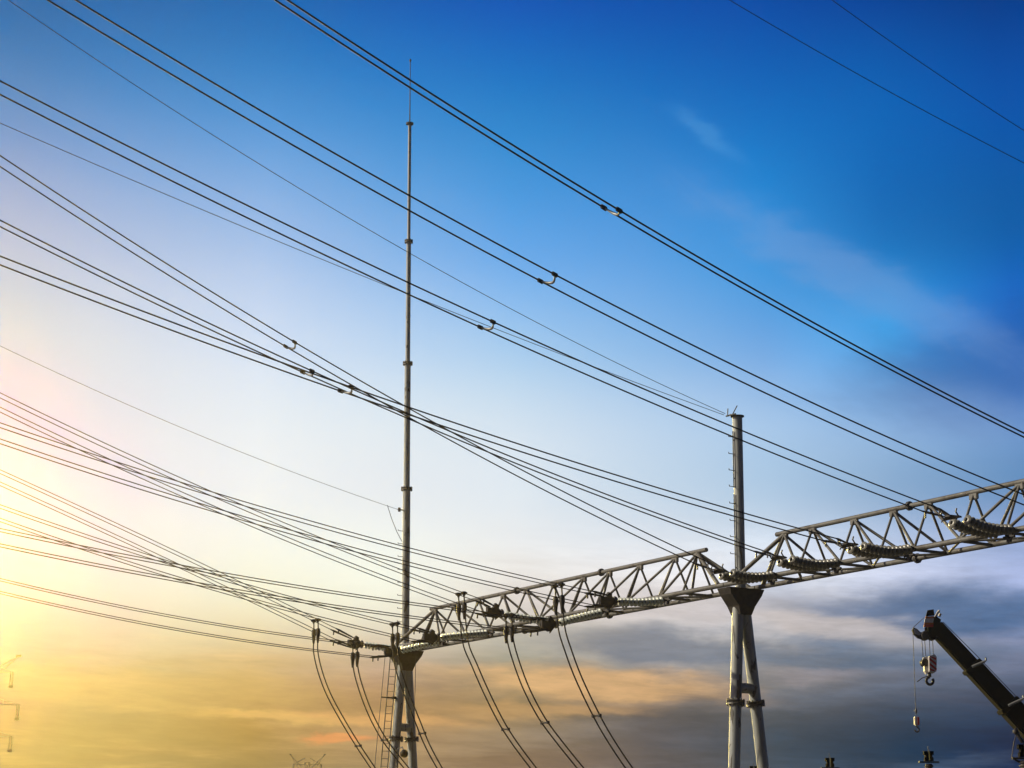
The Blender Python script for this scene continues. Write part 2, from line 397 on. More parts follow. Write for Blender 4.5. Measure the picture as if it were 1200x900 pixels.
def column(s, label, mast, sw):
    base = G(s, 0, 0)
    t = thing('a_frame_column', label, 'steel column', base, 'A-frame columns of the gantry')
    at = lambda w, z, bb=0.0: G(s + bb, w, z)
    for sg, k in ((1, sw[0]), (-1, sw[1])):
        f = lambda z: at(sg * (.13 + (9.75 - z) / (9.75 - 4.9) * (k - .13)), z)
        bm_ = B(); tube(bm_, [f(0), f(5), f(9.85)], .19, 20)
        leg = obj('leg', bm_, M['pole'], t)
        flange(f(6.5), f(9) - f(0), .30, .07, leg)
        flange(f(.12), f(9) - f(0), .34, .05, leg)
    f1 = lambda z, sg, k: at(sg * (.13 + (9.75 - z) / (9.75 - 4.9) * (k - .13)), z)
    bm_ = B(); tube(bm_, [f1(6.98, 1, sw[0]), f1(6.98, -1, sw[1])], .17, 14)
    obj('cross_tube', bm_, M['pole'], t)
    # seat that carries the chords: a splayed box under the beams
    bm_ = B()
    ring = []
    for z, a_, c_ in ((9.35, .24, .24), (9.62, .34, .30), (9.98, .64, .29), (10.2, .73, .33)):
        ring.append([bm_.verts.new(at(a_ * i, z, c_ * j)) for i, j in ((1, 1), (1, -1), (-1, -1), (-1, 1))])
    for q, w_ in zip(ring[:-1], ring[1:]):
        for k in range(4): bm_.faces.new((q[k], q[(k + 1) % 4], w_[(k + 1) % 4], w_[k]))
    bm_.faces.new(ring[0]); bm_.faces.new(ring[-1])
    obj('beam_seat', bm_, M['dark'], t)
    lean = Vector((-.0055, 0, 0)) if mast else Vector((.010, 0, 0))
    ax = lambda z: at(0, z) + lean * (z - 10.2)
    if mast:
        segs = [(10.2, 17.22, .165), (17.22, 22.87, .135), (22.87, 28.55, .105), (28.55, 34.22, .075)]
        for i, (z0, z1, r) in enumerate(segs):
            bm_ = B(); tube(bm_, [ax(z0), ax(z1)], r, 18)
            sec = obj('mast_section', bm_, M['pole'], t)
            flange(ax(z1), zv, r + (.085 if i < 3 else .10), .055 if i < 3 else .03, sec)
        bm_ = B(); tube(bm_, [ax(34.22), ax(37.3)], [.03, .018], 8); lathe(bm_, ax(37.26), zv, [(.02, 0), (.05, .05), (.05, .1), (.02, .16)], 10)
        obj('lightning_rod', bm_, M['thin'], t)
        # bracket that takes the earth wire
        bm_ = B(); tube(bm_, [ax(16.27), ax(16.27) + nv * .42], .03, 8); box(bm_, ax(16.27) + nv * .36, nv * .05, bv * .03, zv * .09)
        obj('earth_wire_bracket', bm_, M['cast'], t)
        bm_ = B(); P0 = ax(16.25) + nv * .95 + zv * .16; P1 = ax(14.9) + nv * .22
        tube(bm_, [P0, P0.lerp(P1, .3) + zv * -.12, P0.lerp(P1, .65) - zv * .12, P1], .014, 6)
        obj('bonding_lead', bm_, M['thin'], t)
        pegs = [15.35 - .56 * k for k in range(9)]; pr = .165
    else:
        bm_ = B(); tube(bm_, [ax(10.2), ax(16.02)], .165, 20)
        up = obj('upper_pole', bm_, M['pole'], t)
        bm_ = B(); lathe(bm_, ax(16.02), zv, [(.23, 0), (.23, .035)], 20); obj('cap_plate', bm_, M['dark'], up)
        for z0, z1 in ((13.6, 15.5), (10.6, 13.35)):
            bm_ = B(); q0, q1 = ax(z0) + nv * .21, ax(z1) + nv * .21
            tube(bm_, [q0, q1], .018, 6)
            tube(bm_, [q0 + zv * .3, ax(z0 + .3)], .02, 6); tube(bm_, [q1 - zv * .3, ax(z1 - .3)], .02, 6)
            obj('climbing_rail', bm_, M['dark'], up)
        bm_ = B(); q = ax(16.05)
        tube(bm_, [q, q + nv * .32], .035, 8)
        tube(bm_, [q + nv * .26 - bv * .22, q + nv * .30 + bv * .22], .03, 8)
        tube(bm_, [q + nv * .30 - bv * .12, q + nv * .16 - bv * .20 + zv * .30], .02, 6)
        tube(bm_, [q + nv * .34 + bv * .1, q + nv * .30 + bv * .12 + zv * .24], .02, 6)
        obj('earth_wire_bracket', bm_, M['cast'], up)
        pegs = [15.3, 14.72, 14.16, 13.61, 13.04, 12.46, 11.92, 11.35]; pr = .165
    first = None
    for z in pegs:
        if first is None:
            bm_ = B(); q = ax(z)
            tube(bm_, [q + nv * pr * .8, q + nv * (pr + .24)], .013, 6); tube(bm_, [q + nv * (pr + .23), q + nv * (pr + .24) + zv * .05], .013, 6)
            first = obj('step_peg', bm_, M['dark'], t); z_first = z
        else:
            share(first, t, Matrix.Translation(WORLD[t.name] + ax(z) - ax(z_first)))
    return t

colR = column(0, 'near A-frame column of grey steel tubes with a short flat-capped pole above the beam', False, (.46, .66))
colL = column(SPAN, 'far A-frame column carrying a very tall stepped mast and lightning rod', True, (.52, .48))

# ladder fixed to the far column, on its near-left leg
lp = lambda z: G(SPAN, .13 + (9.75 - z) / 4.85 * .39 + .42, z)
lt = thing('caged_ladder', 'narrow steel ladder with rails climbing beside the far column legs', 'ladder', lp(0))
for sgn in (-1, 1):
    bm = B(); tube(bm, [lp(0) + nv * .16 * sgn + bv * .05, lp(9.9) + nv * .16 * sgn + bv * .05], .022, 6); obj('ladder_rail', bm, M['steel'], lt)
bm = B(); tube(bm, [lp(0) + nv * .52, lp(9.9) + nv * .44], .014, 6); obj('safety_rail', bm, M['thin'], lt)
rung = None
for k in range(31):
    z = .4 + k * .31
    if rung is None:
        bm = B(); tube(bm, [lp(z) - nv * .16 + bv * .05, lp(z) + nv * .16 + bv * .05], .012, 5); rung = obj('ladder_rung', bm, M['steel'], lt); z_r = z
    else: share(rung, lt, Matrix.Translation(WORLD[lt.name] + lp(z) - lp(z_r)))
for z in (2.2, 5.1, 8.2):
    bm = B(); tube(bm, [lp(z) + nv * .45, lp(z) - nv * .30], .03, 6); box(bm, lp(z) - nv * .2, nv * .12, bv * .06, zv * .05)
    obj('ladder_bracket', bm, M['dark'], lt)

# ------------------------------------------------------------------ truss beams
def strut(name, p, q, r, t, mat='steel'):
    bm_ = B(); p, q = Vector(p), Vector(q); tube(bm_, [p, q], r, 10)
    return obj(name, bm_, M[mat], t)

def beam(label, s0, s1, top0, top1, nodes, mid, end0, end1, flanges, brackets):
    t = thing('truss_beam', label, 'truss beam', G((s0 + s1) / 2, 0, 10.22), 'truss beams of the gantry')
    strut('top_chord', G(top0, 0, ZB + HT), G(top1, 0, ZB + HT), .075, t)
    for w in (HW, -HW): strut('bottom_chord', G(s0, w, ZB), G(s1, w, ZB), .08, t)
    for s in flanges:
        for (w, z) in ((0, ZB + HT),):
            flange(G(s, w, z), bv, .14, .035, t, 'cast')
    for s in [x + .45 for x in flanges]:
        flange(G(s, -HW, ZB), bv, .15, .035, t, 'cast')
    for i, s in enumerate(nodes):
        T = G(s, 0, ZB + HT - .05)
        bm_ = B(); box(bm_, T - zv * .06, bv * .16, nv * .05, zv * .11, .02); obj('gusset', bm_, M['steel'], t)
        for w in (HW, -HW):
            strut('web_post', T, G(s, w, ZB + .03), .04, t)
        strut('bottom_strut', G(s, HW, ZB - .02), G(s, -HW, ZB - .02), .045, t)
        j = i + 1 if s > mid else i - 1              # diagonals lean down towards mid-span
        if abs(s - mid) < .2 or not 0 <= j < len(nodes): j = None
        if j is not None:
            for w in (HW, -HW): strut('web_diagonal', T, G(nodes[j], w, ZB + .03), .045, t)
        if i + 1 < len(nodes):
            w = HW if i % 2 else -HW
            strut('bottom_diagonal', G(s, w, ZB - .03), G(nodes[i + 1], -w, ZB - .03), .035, t)
    for tp, en in ((nodes[0], end0), (nodes[-1], end1)):
        if en is None: continue
        for w in (HW, -HW): strut('end_diagonal', G(tp, 0, ZB + HT - .05), G(en, w, ZB + .05), .07, t)
    for s in brackets:
        bm_ = B(); q = G(s, HW, ZB)
        prism(bm_, [q + zv * -.06 - bv * .14, q - zv * .30 - bv * .06, q - zv * .30 + bv * .06, q - zv * .06 + bv * .14], nv * .06)
        tube(bm_, [q + zv * -.16 + bv * .2, q - zv * .16 - bv * .2], .04, 8)
        obj('hanger_bracket', bm_, M['dark'], t)
    return t

NL = [19.9, 18.37, 16.44, 14.58, 12.91, 11.01, 9.03, 7.4, 5.53, 3.49, 2.25]
NR = [-2.26, -3.61, -5.52, -7.23, -8.68, -10.47, -12.2, -13.9, -15.6, -17.2, -18.7, -20.1]
HANG_L = (21.0, 18.12, 14.4, 9.99, 6.72, 3.11)
HANG_R = (-2.37, -5.35, -8.45, -12.29, -16.0, -19.6)
beam('long triangular steel truss beam between the two A-frame columns', .02, SPAN + .6, 1.74, 20.25, NL, 11.01, SPAN - .25, .35, (13.6, 7.9), HANG_L)
beam('triangular steel truss beam running from the near column out past the right edge', -.02, -22.0, -1.88, -20.5, NR, -10.47, -.35, None, (-7.9, -2.9 - 11.4), HANG_R)

# ------------------------------------------------------------------ line data (metres): s, string end w, z, wire start w, far w, z(w) = c2 w^2 + c1 w + c0
LINES = {
 'A': (21.00, 2.84, 10.18, 3.79, 21.0, (-0.00131, 0.38216, 8.93237)),
 'B': (18.12, 2.71, 9.65, 3.48, 21.5, (0.00427, -0.0023, 9.5266)),
 'C': (14.40, 3.08, 9.80, 3.72, 22.7, (0.00366, 0.10208, 9.37277)),
 'D': (9.99, 2.98, 10.26, 3.60, 24.2, (0.00344, 0.20323, 9.59812)),
 'E': (6.72, 2.79, 9.57, 3.43, 24.7, (0.00266, 0.00129, 9.42806)),
 'F': (3.11, 2.85, 9.95, 3.54, 25.9, (0.00297, 0.07663, 9.60464)),
 'G': (-2.37, 2.70, 10.24, 2.96, 28.5, (0.00404, 0.25826, 9.52463)),
 'H': (-5.35, 2.86, 10.26, 3.09, 29.2, (0.00333, 0.1522, 9.81678)),
 'I': (-8.45, 2.89, 10.22, 3.14, 30.0, (0.00231, 0.09597, 9.94545)),
 'J': (-12.29, 2.73, 10.45, 3.04, 31.5, (0.00239, 0.16306, 9.98798)),
 'K': (-16.00, 2.75, 10.03, 3.0, 33.0, (0.00368, 0.15482, 9.53107)),
 'L': (-19.60, 3.11, 9.85, 3.40, 33.0, (0.004, 0.17422, 9.07803)),
}
QUAD = 'ABCDEF'
def poly(c_, w): return c_[0] * w * w + c_[1] * w + c_[2]

# porcelain disc: shared mesh built once along +Z
bm = B()
lathe(bm, (0, 0, 0), (0, 0, 1), [(.05, -.016), (.125, -.030), (.146, -.027), (.150, -.014), (.140, .0), (.085, .018), (.055, .030), (.04, .02)], 18)
bmesh.ops.recalc_face_normals(bm, faces=bm.faces)
disc_me = bpy.data.meshes.new('insulator_disc'); bm.to_mesh(disc_me); bm.free(); disc_me.materials.append(M['disc'])
disc_me_dark = disc_me.copy(); disc_me_dark.name = 'insulator_disc'; disc_me_dark.materials[0] = M['disc_dark']
bm = B()
lathe(bm, (0, 0, 0), (0, 0, 1), [(.03, -.073), (.045, -.065), (.05, .02), (.055, .034), (.045, .05), (.03, .073)], 12)
bmesh.ops.recalc_face_normals(bm, faces=bm.faces)
pin_me = bpy.data.meshes.new('disc_cap'); bm.to_mesh(pin_me); bm.free(); pin_me.materials.append(M['dark'])

def string(parent, p0, p1, sag, ndisc=None, me=None):
    """discs strung from p0 (beam) to p1 (line end); returns nothing, adds children"""
    p0, p1 = Vector(p0), Vector(p1)
    f = lambda u: p0.lerp(p1, u) - zv * sag * 4 * u * (1 - u)
    L_ = (p1 - p0).length
    n_ = ndisc or int((L_ - .28) / .150)
    for k in range(n_):
        u = (.16 + (k + .5) * (L_ - .28) / n_) / L_
        q = f(u); d = (f(min(u + .03, 1)) - f(u - .03)).normalized()
        o = bpy.data.objects.new('insulator_disc', me or disc_me); col.objects.link(o); o.parent = parent
        o.matrix_local = Matrix.Translation(q - WORLD[parent.name]) @ d.to_track_quat('Z', 'Y').to_matrix().to_4x4()
        pc = bpy.data.objects.new('disc_cap', pin_me); col.objects.link(pc); pc.parent = o
    bm_ = B(); tube(bm_, [f(0), f(.04), f(.09)], .035, 8)
    d0 = (f(.05) - f(0)).normalized(); lathe(bm_, f(.035), d0, [(.05, 0), (.085, .02), (.085, .08), (.05, .1)], 10)
    obj('beam_fitting', bm_, M['dark'], parent)
    return f

STR_LABEL = {
 'A': 'single insulator string leftmost on the gantry, ending left of the far column',
 'B': 'single drooping insulator string passing in front of the far column seat',
 'C': 'thick drooping insulator string on the first panels right of the far column',
 'D': 'level insulator string hanging left of the middle of the long beam',
 'E': 'drooping insulator string right of the middle of the long beam',
 'F': 'level insulator string on the long beam nearest to the near column',
 'G': 'double insulator string in front of the near column where the beams meet',
 'H': 'double insulator string just right of the near column',
 'I': 'double insulator string midway between near column and right edge of the photo',
 'J': 'double insulator string farthest right of those fully in view',
 'K': 'double insulator string cut off by the right edge of the photo',
}
BUN_LABEL = {
 'A': 'four-wire bundle falling steeply to the leftmost insulator string at far column',
 'B': 'lowest four-wire bundle, running almost level to the far column',
 'C': 'four-wire bundle ending just right of the tall mast',
 'D': 'four-wire bundle crossing the mast and ending on the left half of the long beam',
 'E': 'shallow four-wire bundle that meets the long beam right of its middle',
 'F': 'four-wire bundle reaching the long beam nearest to the near column',
 'G': 'steep twin-wire line with spacer ending in front of the near column',
 'H': 'twin-wire line ending just right of the near column, its spacer middle of three close together',
 'I': 'shallowest twin-wire line passing across the short pole above the near column',
 'J': 'twin-wire line passing just over the flat cap of the short pole',
 'K': 'twin-wire line with widely parted wires, second from the top of the photo',
 'L': 'topmost twin-wire line with close wires crossing the lightning rod',
}
ROLL = {'G': 0, 'H': 9, 'I': 2, 'J': 0, 'K': 0, 'L': 22}
SPACER = {'G': 17.72, 'H': 18.64, 'I': 19.12, 'J': 17.5, 'K': 18.28, 'L': 19.18}

def clamp_tail(bm_, p, q, r=.035):
    """wedge-type dead-end clamp from wire end p to yoke q"""
    p, q = Vector(p), Vector(q); d = (q - p)
    tube(bm_, [p - d.normalized() * .05, p + d * .15, p + d * .7, q], [r * .6, r * 1.25, r, r * .6], 8)
    tube(bm_, [p + d * .12, p + d * .1 - zv * .17], r * .8, 6)

for k, (s, we, ze, w0, w1, c_) in LINES.items():
    quad = k in QUAD
    # --- insulator string
    if k in STR_LABEL:
        t = thing('insulator_string', STR_LABEL[k], 'insulator string', G(s, HW, ZB), 'single insulator strings on the long beam' if quad else 'double insulator strings on the right beam')
        att = G(s, HW + .06, ZB - .16 if quad else ZB + .02); e_ = G(s, we, ze)
        if quad:
            string(t, att, e_, .05 if k in 'ADF' else -.02)
            zc = poly(c_, we + .6)
            y0 = G(s, we + .02, ze); y1 = G(s, we + .34, (ze + zc) / 2)
            bm_ = B()     # triangular yoke plate, then the heavy weight block
            prism(bm_, [y0 + zv * .06, y0 - zv * .06, y1 - zv * .30 - nv * .06, y1 + zv * .30 - nv * .06], bv * .05)
            prism(bm_, [y1 + zv * .24 + nv * -.18, y1 + zv * .31 + nv * -.05, y1 + zv * .13 + nv * .05, y1 + zv * .13 + nv * .30, y1 - zv * .12 + nv * .30, y1 - zv * .24, y1 - zv * .20 - nv * .12], bv * .13)
            obj('yoke_plate', bm_, M['dark'], t)
            bm_ = B(); u0 = e_
            lathe(bm_, e_ - nv * .03, nv, [(.04, 0), (.16, .02), (.17, .05), (.04, .08)], 14); obj('grading_ring', bm_, M['cast'], t)
            for dz_ in (.225, -.225):
                bm_ = B()
                for db in (.225, -.225):
                    clamp_tail(bm_, G(s + db, w0 + .35, poly(c_, w0 + .35) + dz_), G(s + db * .6, we + .4, (ze + zc) / 2 + dz_ * .8))
                obj('dead_end_clamp', bm_, M['dark'], t)
        else:
            for db in (.27, -.27):
                string(t, att + bv * db, e_ + bv * db, .13, None, disc_me_dark)
                bm_ = B(); q = e_ + bv * db
                tube(bm_, [q, q + nv * .12 + zv * .03, q + nv * .20 + zv * .13, q + nv * .16 + zv * .22], .022, 8)
                tube(bm_, [q, q + nv * .14 - zv * .02, q + nv * .2 - zv * .08], .018, 6)
                obj('arcing_horn', bm_, M['cast'], t)
            y1 = G(s, we + .26, poly(c_, we + .26))
            bm_ = B(); prism(bm_, [e_ + bv * .31 + nv * .05, e_ - bv * .31 + nv * .05, y1 - bv * .1, y1 + bv * .1], zv * .05)
            obj('yoke_plate', bm_, M['dark'], t)
            for sg in (1, -1):
                ow = (bv * math.cos(math.radians(ROLL[k])) + zv * math.sin(math.radians(ROLL[k]))) * .275 * sg
                bm_ = B(); clamp_tail(bm_, G(s, w0 + .55, poly(c_, w0 + .55)) + ow, y1 + ow * .4, .03); obj('dead_end_clamp', bm_, M['cast'], t)
    # --- bundle of conductors
    t = thing('conductor_bundle', BUN_LABEL[k], 'power line', G(s, w0, poly(c_, w0)), 'four-wire bundles to the long beam' if quad else 'twin-wire lines to the right beam')
    if quad: offs = [bv * i * .225 + zv * j * .225 for i in (1, -1) for j in (1, -1)]
    else:
        rr = math.radians(ROLL[k]); ow = bv * math.cos(rr) + zv * math.sin(rr); offs = [ow * .275, ow * -.275]
    for of in offs:
        bm_ = B(); st_ = 3.0 if k == 'L' else w0 + (.35 if quad else .5); npt = 40
        tube(bm_, [G(s, st_ + (w1 - st_) * i / npt, poly(c_, st_ + (w1 - st_) * i / npt)) + of for i in range(npt + 1)], .0155 if quad else .019, 8)
        obj('wire', bm_, M['wire'], t)
    if k in SPACER:
        w = SPACER[k]; ctr = G(s, w, poly(c_, w)); tang = (G(s, w + .1, poly(c_, w + .1)) - ctr).normalized()
        a_, b_ = ctr + offs[0], ctr + offs[1]
        bm_ = B(); mid_ = [a_.lerp(b_, u) - tang * .13 * math.sin(PI * u) - zv * .05 * math.sin(PI * u) for u in [i / 10 for i in range(11)]]
        tube(bm_, mid_, [.017, .019, .024, .029, .031, .031, .029, .024, .02, .018, .017], 10)
        sp = obj('spacer', bm_, M['spacer'], t)
        for q in (a_, b_):
            bm_ = B(); box(bm_, q, tang * .07, tang.cross(zv).normalized() * .035, zv * .04, .01); obj('spacer_clamp', bm_, M['dark'], sp)

# ------------------------------------------------------------------ droppers: pairs of cables down from each bundle
DROP = {
 'A': [(4.958, 10.23), (4.943, 9.713), (4.688, 8.866), (4.196, 7.861), (3.146, 6.363), (2.217, 5.196), (1.1, 3.9)],
 'B': [(4.666, 9.372), (4.662, 9.171), (4.574, 8.643), (4.271, 7.827), (3.874, 7.015), (3.343, 6.208), (2.757, 5.565), (1.4, 4.2)],
 'C': [(4.947, 9.764), (4.896, 8.903), (4.663, 8.182), (4.32, 7.404), (3.901, 6.565), (3.521, 5.788), (2.954, 4.922), (2.2, 3.9)],
 'D': [(4.686, 10.27), (4.534, 9.149), (4.171, 8.408), (3.736, 7.581), (3.155, 6.607), (2.574, 5.812), (1.624, 4.783), (.7, 3.9)],
 'E': [(4.75, 9.235), (4.701, 8.889), (4.52, 8.314), (4.111, 7.378), (3.588, 6.532), (3.05, 5.871), (1.829, 4.651), (1.0, 3.9)],
 'F': [(5.117, 9.775), (5.03, 8.941), (4.79, 8.263), (4.362, 7.317), (3.65, 6.121), (3.095, 5.346), (2.385, 4.497), (1.8, 3.9)],
}
DROP_LABEL = {
 'A': 'leftmost pair of black dropper cables, against open sky left of the far column',
 'B': 'second pair of black dropper cables from the left, crossing the far column ladder',
 'C': 'pair of black cables crossing in front of the far column legs',
 'D': 'pair of black dropper cables from the long beam, first right of the far column',
 'E': 'pair of black cables dropping below the middle of the long beam',
 'F': 'pair of black cables dropping right of the middle of the long beam, rightmost pair',
}
def smooth(pts, n=8):
    out = []
    P = [pts[0]] + list(pts) + [pts[-1]]
    for i in range(1, len(P) - 2):
        p0, p1, p2, p3 = (Vector((*q, 0)) for q in P[i - 1:i + 3])
        for j in range(n):
            u = j / n
            out.append(.5 * ((2 * p1) + (p2 - p0) * u + (2 * p0 - 5 * p1 + 4 * p2 - p3) * u * u + (3 * p1 - p0 - 3 * p2 + p3) * u ** 3))
    out.append(Vector((*pts[-1], 0)))
    for _ in range(6): out = [out[0]] + [(out[i - 1] + out[i] * 2 + out[i + 1]) / 4 for i in range(1, len(out) - 1)] + [out[-1]]
    return out
for k, pp in DROP.items():
    s = LINES[k][0]; c_ = LINES[k][5]
    t = thing('dropper_cable', DROP_LABEL[k], 'cable', G(s, pp[-1][0], pp[-1][1]), 'cable pairs dropping from the long beam')
    wl = pp[0][0]; zt = poly(c_, wl) + .225
    pts = [(wl + .02, zt + .04), (wl, zt - .3)] + [q for q in pp if q[1] < zt - .6]
    sm = smooth(pts)
    for db in (.19, -.19):
        bm_ = B(); tube(bm_, [G(s + db, q.x, q.y) for q in sm], .026, 8)
        cb = obj('cable', bm_, M['wire'], t)
        bm_ = B(); q = G(s + db, wl + .02, zt)
        lathe(bm_, q + zv * -.10, zv, [(.04, 0), (.05, .05), (.10, .07), (.10, .14), (.06, .17)], 10); tube(bm_, [q - nv * .12 + zv * .02, q + nv * .12 + zv * .02], .04, 8)
        obj('upper_clamp', bm_, M['dark'], cb)
        bm_ = B(); q = G(s + db, wl, zt - .45)
        lathe(bm_, q + zv * .12, -zv, [(.05, 0), (.085, .04), (.095, .22), (.07, .34), (.05, .52), (.035, .6)], 10)
        obj('lower_clamp', bm_, M['dark'], cb)
    q = [v_ for v_ in sm if v_.y < 6.2]
    if q:
        bm_ = B(); v_ = q[0]; tube(bm_, [G(s - .2, v_.x, v_.y), G(s + .2, v_.x, v_.y)], .03, 6)
        for sg in (-.19, .19): box(bm_, G(s + sg, v_.x, v_.y), bv * .04, nv * .05, zv * .05, .01)
        obj('cable_spacer', bm_, M['dark'], t)

# ------------------------------------------------------------------ earth wires
EARTH = [
 (0, .45, 28.5, (0.0044, 0.22809, 15.97496), 'thin earth wire from the top left corner down to the short pole cap'),
 (0, .50, 28.2, (0.00134, 0.16492, 15.94083), 'thin earth wire from the upper left edge to the short pole cap'),
 (SPAN, .40, 21.6, (0.00384, 0.19216, 16.17855), 'thin earth wire ending at the bracket halfway up the tall mast'),
 (-23.0, 9.5, 22.6, (0.00478, 0.07025, 13.99191), 'thin lone wire in the upper right sky, the lower of two'),
 (-23.0, 9.5, 20.5, (0.00714, 0.11012, 13.98697), 'thin lone wire cutting the top right corner of the sky'),
]
for s, wa, wb, c_, lab in EARTH:
    far = abs(s) > 22.9
    bm = B(); tube(bm, [G(s, wa + (wb - wa) * i / 30, poly(c_, wa + (wb - wa) * i / 30)) for i in range(31)], .010 if not far else .0075, 6)
    o = obj('earth_wire', bm, M['thin'] if not far else M['wire'], None, G(s, wa, poly(c_, wa))); tag(o, lab, 'wire', 'earth wires')
# loose thin lead hanging behind the far column
bm = B(); tube(bm, [(-4.09, 80.2, 9.95), (-4.10, 80.2, 8.5), (-4.17, 80.2, 6.6), (-4.22, 80.2, 4.0), (-4.25, 80.2, .1)], .013, 6)
tag(obj('grounding_lead', bm, M['thin'], None, (-4.25, 80.2, .1)), 'thin loose lead hanging straight down right of the far column', 'wire')

# small floodlight on an arm from the far column
t = thing('floodlight', 'tiny round floodlight on a short arm between the far column legs', 'light', (-4.45, 78.9, 0))
bm = B(); q = Vector((-4.45, 78.9, 5.86)); lathe(bm, q + Vector((0, -.12, -.06)), (0, 1, .4), [(.04, 0), (.17, .02), (.16, .10), (.05, .22)], 14); obj('lamp_head', bm, M['dark'], t)
bm = B(); tube(bm, [q + Vector((0, .06, 0)), q + Vector((-.1, .3, .25)), q + Vector((-.32, .45, .15)), q + Vector((-.32, .5, -.5))], .025, 8)
tube(bm, [q + Vector((-.32, .5, -.4)), (-4.77, 79.4, 0)], .05, 10); obj('lamp_post', bm, M['steel'], t)

# ------------------------------------------------------------------ mobile crane
CY = 80.0
ct = thing('mobile_crane', 'black telescopic crane boom rising at the lower right edge', 'crane', (26.5, CY, 0))
def bx(x, z, y=0.0): return Vector((x, CY + y, z))
bd = Vector((2.5, 0, -2.85)).normalized()            # from tip down the boom
bp = Vector((-bd.z, 0, bd.x))                         # up-right of the boom (square to it)
if bp.z < 0: bp = -bp
tip = Vector((18.04, CY, 11.13))
def section(name, d0, d1, hh, hy, mat='boom'):
    bm_ = B(); c0 = tip + bd * (d0 + d1) / 2
    box(bm_, c0, bd * (d1 - d0) / 2, bp * hh, Vector((0, hy, 0)), .06); return obj(name, bm_, M[mat], ct)
section('boom_section', -.1, 2.25, .33, .28)
section('boom_section', 2.25, 4.42, .385, .33)
section('boom_section', 4.42, 11.6, .44, .38)
for d_, hh in ((2.2, .42), (4.35, .48)):
    bm_ = B(); q = tip + bd * d_
    box(bm_, q, bd * .10, bp * hh, Vector((0, hh * .9, 0)), .03); cl = obj('boom_collar', bm_, M['boom'], ct)
    bm_ = B()                                       # bright cable guide curling round the collar
    pts = [q + bd * .14 * math.cos(x) + bp * (hh + .04) * math.cos(x * .9) + Vector((0, -hh * .98, 0)) for x in [i * PI / 8 for i in range(6)]]
    tube(bm_, pts, .055, 8); tube(bm_, [pts[0], pts[0] + bp * .08, pts[0] + bp * .14 - bd * .10], .04, 6); obj('cable_guide', bm_, M['spacer'], cl)
bm_ = B()
tube(bm_, [tip + bp * .36 - Vector((0, .2, 0)), tip + bd * 2.2 + bp * .44 - Vector((0, .2, 0)), tip + bd * 8 + bp * .53 - Vector((0, .2, 0))], .016, 6); obj('hoist_rope', bm_, M['thin'], ct)
# boom head: side cheeks with sheaves, and the flagged top
bm_ = B()
for y in (-.32, .32):
    prism(bm_, [bx(17.98, 11.62, y), bx(18.2, 11.45, y), bx(18.05, 10.95, y), bx(17.90, 10.62, y), bx(17.66, 10.72, y), bx(17.62, 11.15, y)], (0, .06, 0))
tube(bm_, [bx(17.8, 11.2, -.3), bx(17.8, 11.2, .3)], .1, 8)
hd = obj('boom_head', bm_, M['boom'], ct)
for x, z in ((17.88, 11.42), (17.86, 10.8), (17.55, 10.80)):
    bm_ = B(); lathe(bm_, bx(x, z, -.26), (0, 1, 0), [(.17, 0), (.20, .04), (.17, .1), (.17, .16), (.20, .22), (.17, .26), (.17, .36), (.20, .42), (.17, .46), (.17, .52)], 18); obj('sheave', bm_, M['dark'], hd)
bm_ = B(); tube(bm_, [bx(17.97, 11.55, -.3), bx(18.09, 11.75, -.3), bx(18.16, 11.84, -.3)], .05, 8); tube(bm_, [bx(18.16, 11.6, -.2), bx(18.22, 11.72, -.2)], .06, 8); obj('limit_switch', bm_, M['white'], hd)
bm_ = B(); prism(bm_, [bx(17.64, 11.84, -.36), bx(17.90, 11.88, -.36), bx(17.93, 11.62, -.36), bx(17.55, 11.58, -.36)], (0, .05, 0)); fl = obj('flag_top', bm_, M['boom'], hd)
for z0, z1, m_ in ((11.58, 11.50, 'orange'), (11.495, 11.32, 'white'), (11.315, 11.24, 'orange'), (11.235, 11.13, 'red')):
    bm_ = B(); sk = lambda z: (z - 11.6) * .25
    prism(bm_, [bx(17.55 + sk(z0), z0, -.36), bx(17.90 + sk(z0) * .4, z0, -.36), bx(17.88 + sk(z1) * .4, z1, -.36), bx(17.55 + sk(z1), z1, -.36)], (0, .05, 0)); obj('warning_stripe', bm_, M[m_], hd)
# auxiliary jib nose on the left: a curved guard
bm_ = B()
arc = [(17.62, 10.66), (17.45, 10.62), (17.22, 10.68), (17.05, 10.84), (16.99, 11.02), (17.06, 11.14), (17.20, 11.08), (17.34, 10.94), (17.52, 10.90), (17.62, 10.95)]
prism(bm_, [bx(x, z, -.1) for x, z in arc], (0, .12, 0)); obj('jib_nose', bm_, M['dark'], ct)
bm_ = B(); prism(bm_, [bx(x, z, -.2) for x, z in [(17.10, 10.86), (17.06, 11.04), (17.12, 11.08), (17.24, 11.0), (17.36, 10.86), (17.28, 10.80)]], (0, .03, 0)); obj('jib_plate', bm_, M['spacer'], ct)
bm_ = B(); tube(bm_, [bx(17.05, 11.14, -.1), bx(17.52, 11.55, -.2)], .015, 6); obj('jib_stay', bm_, M['thin'], ct)
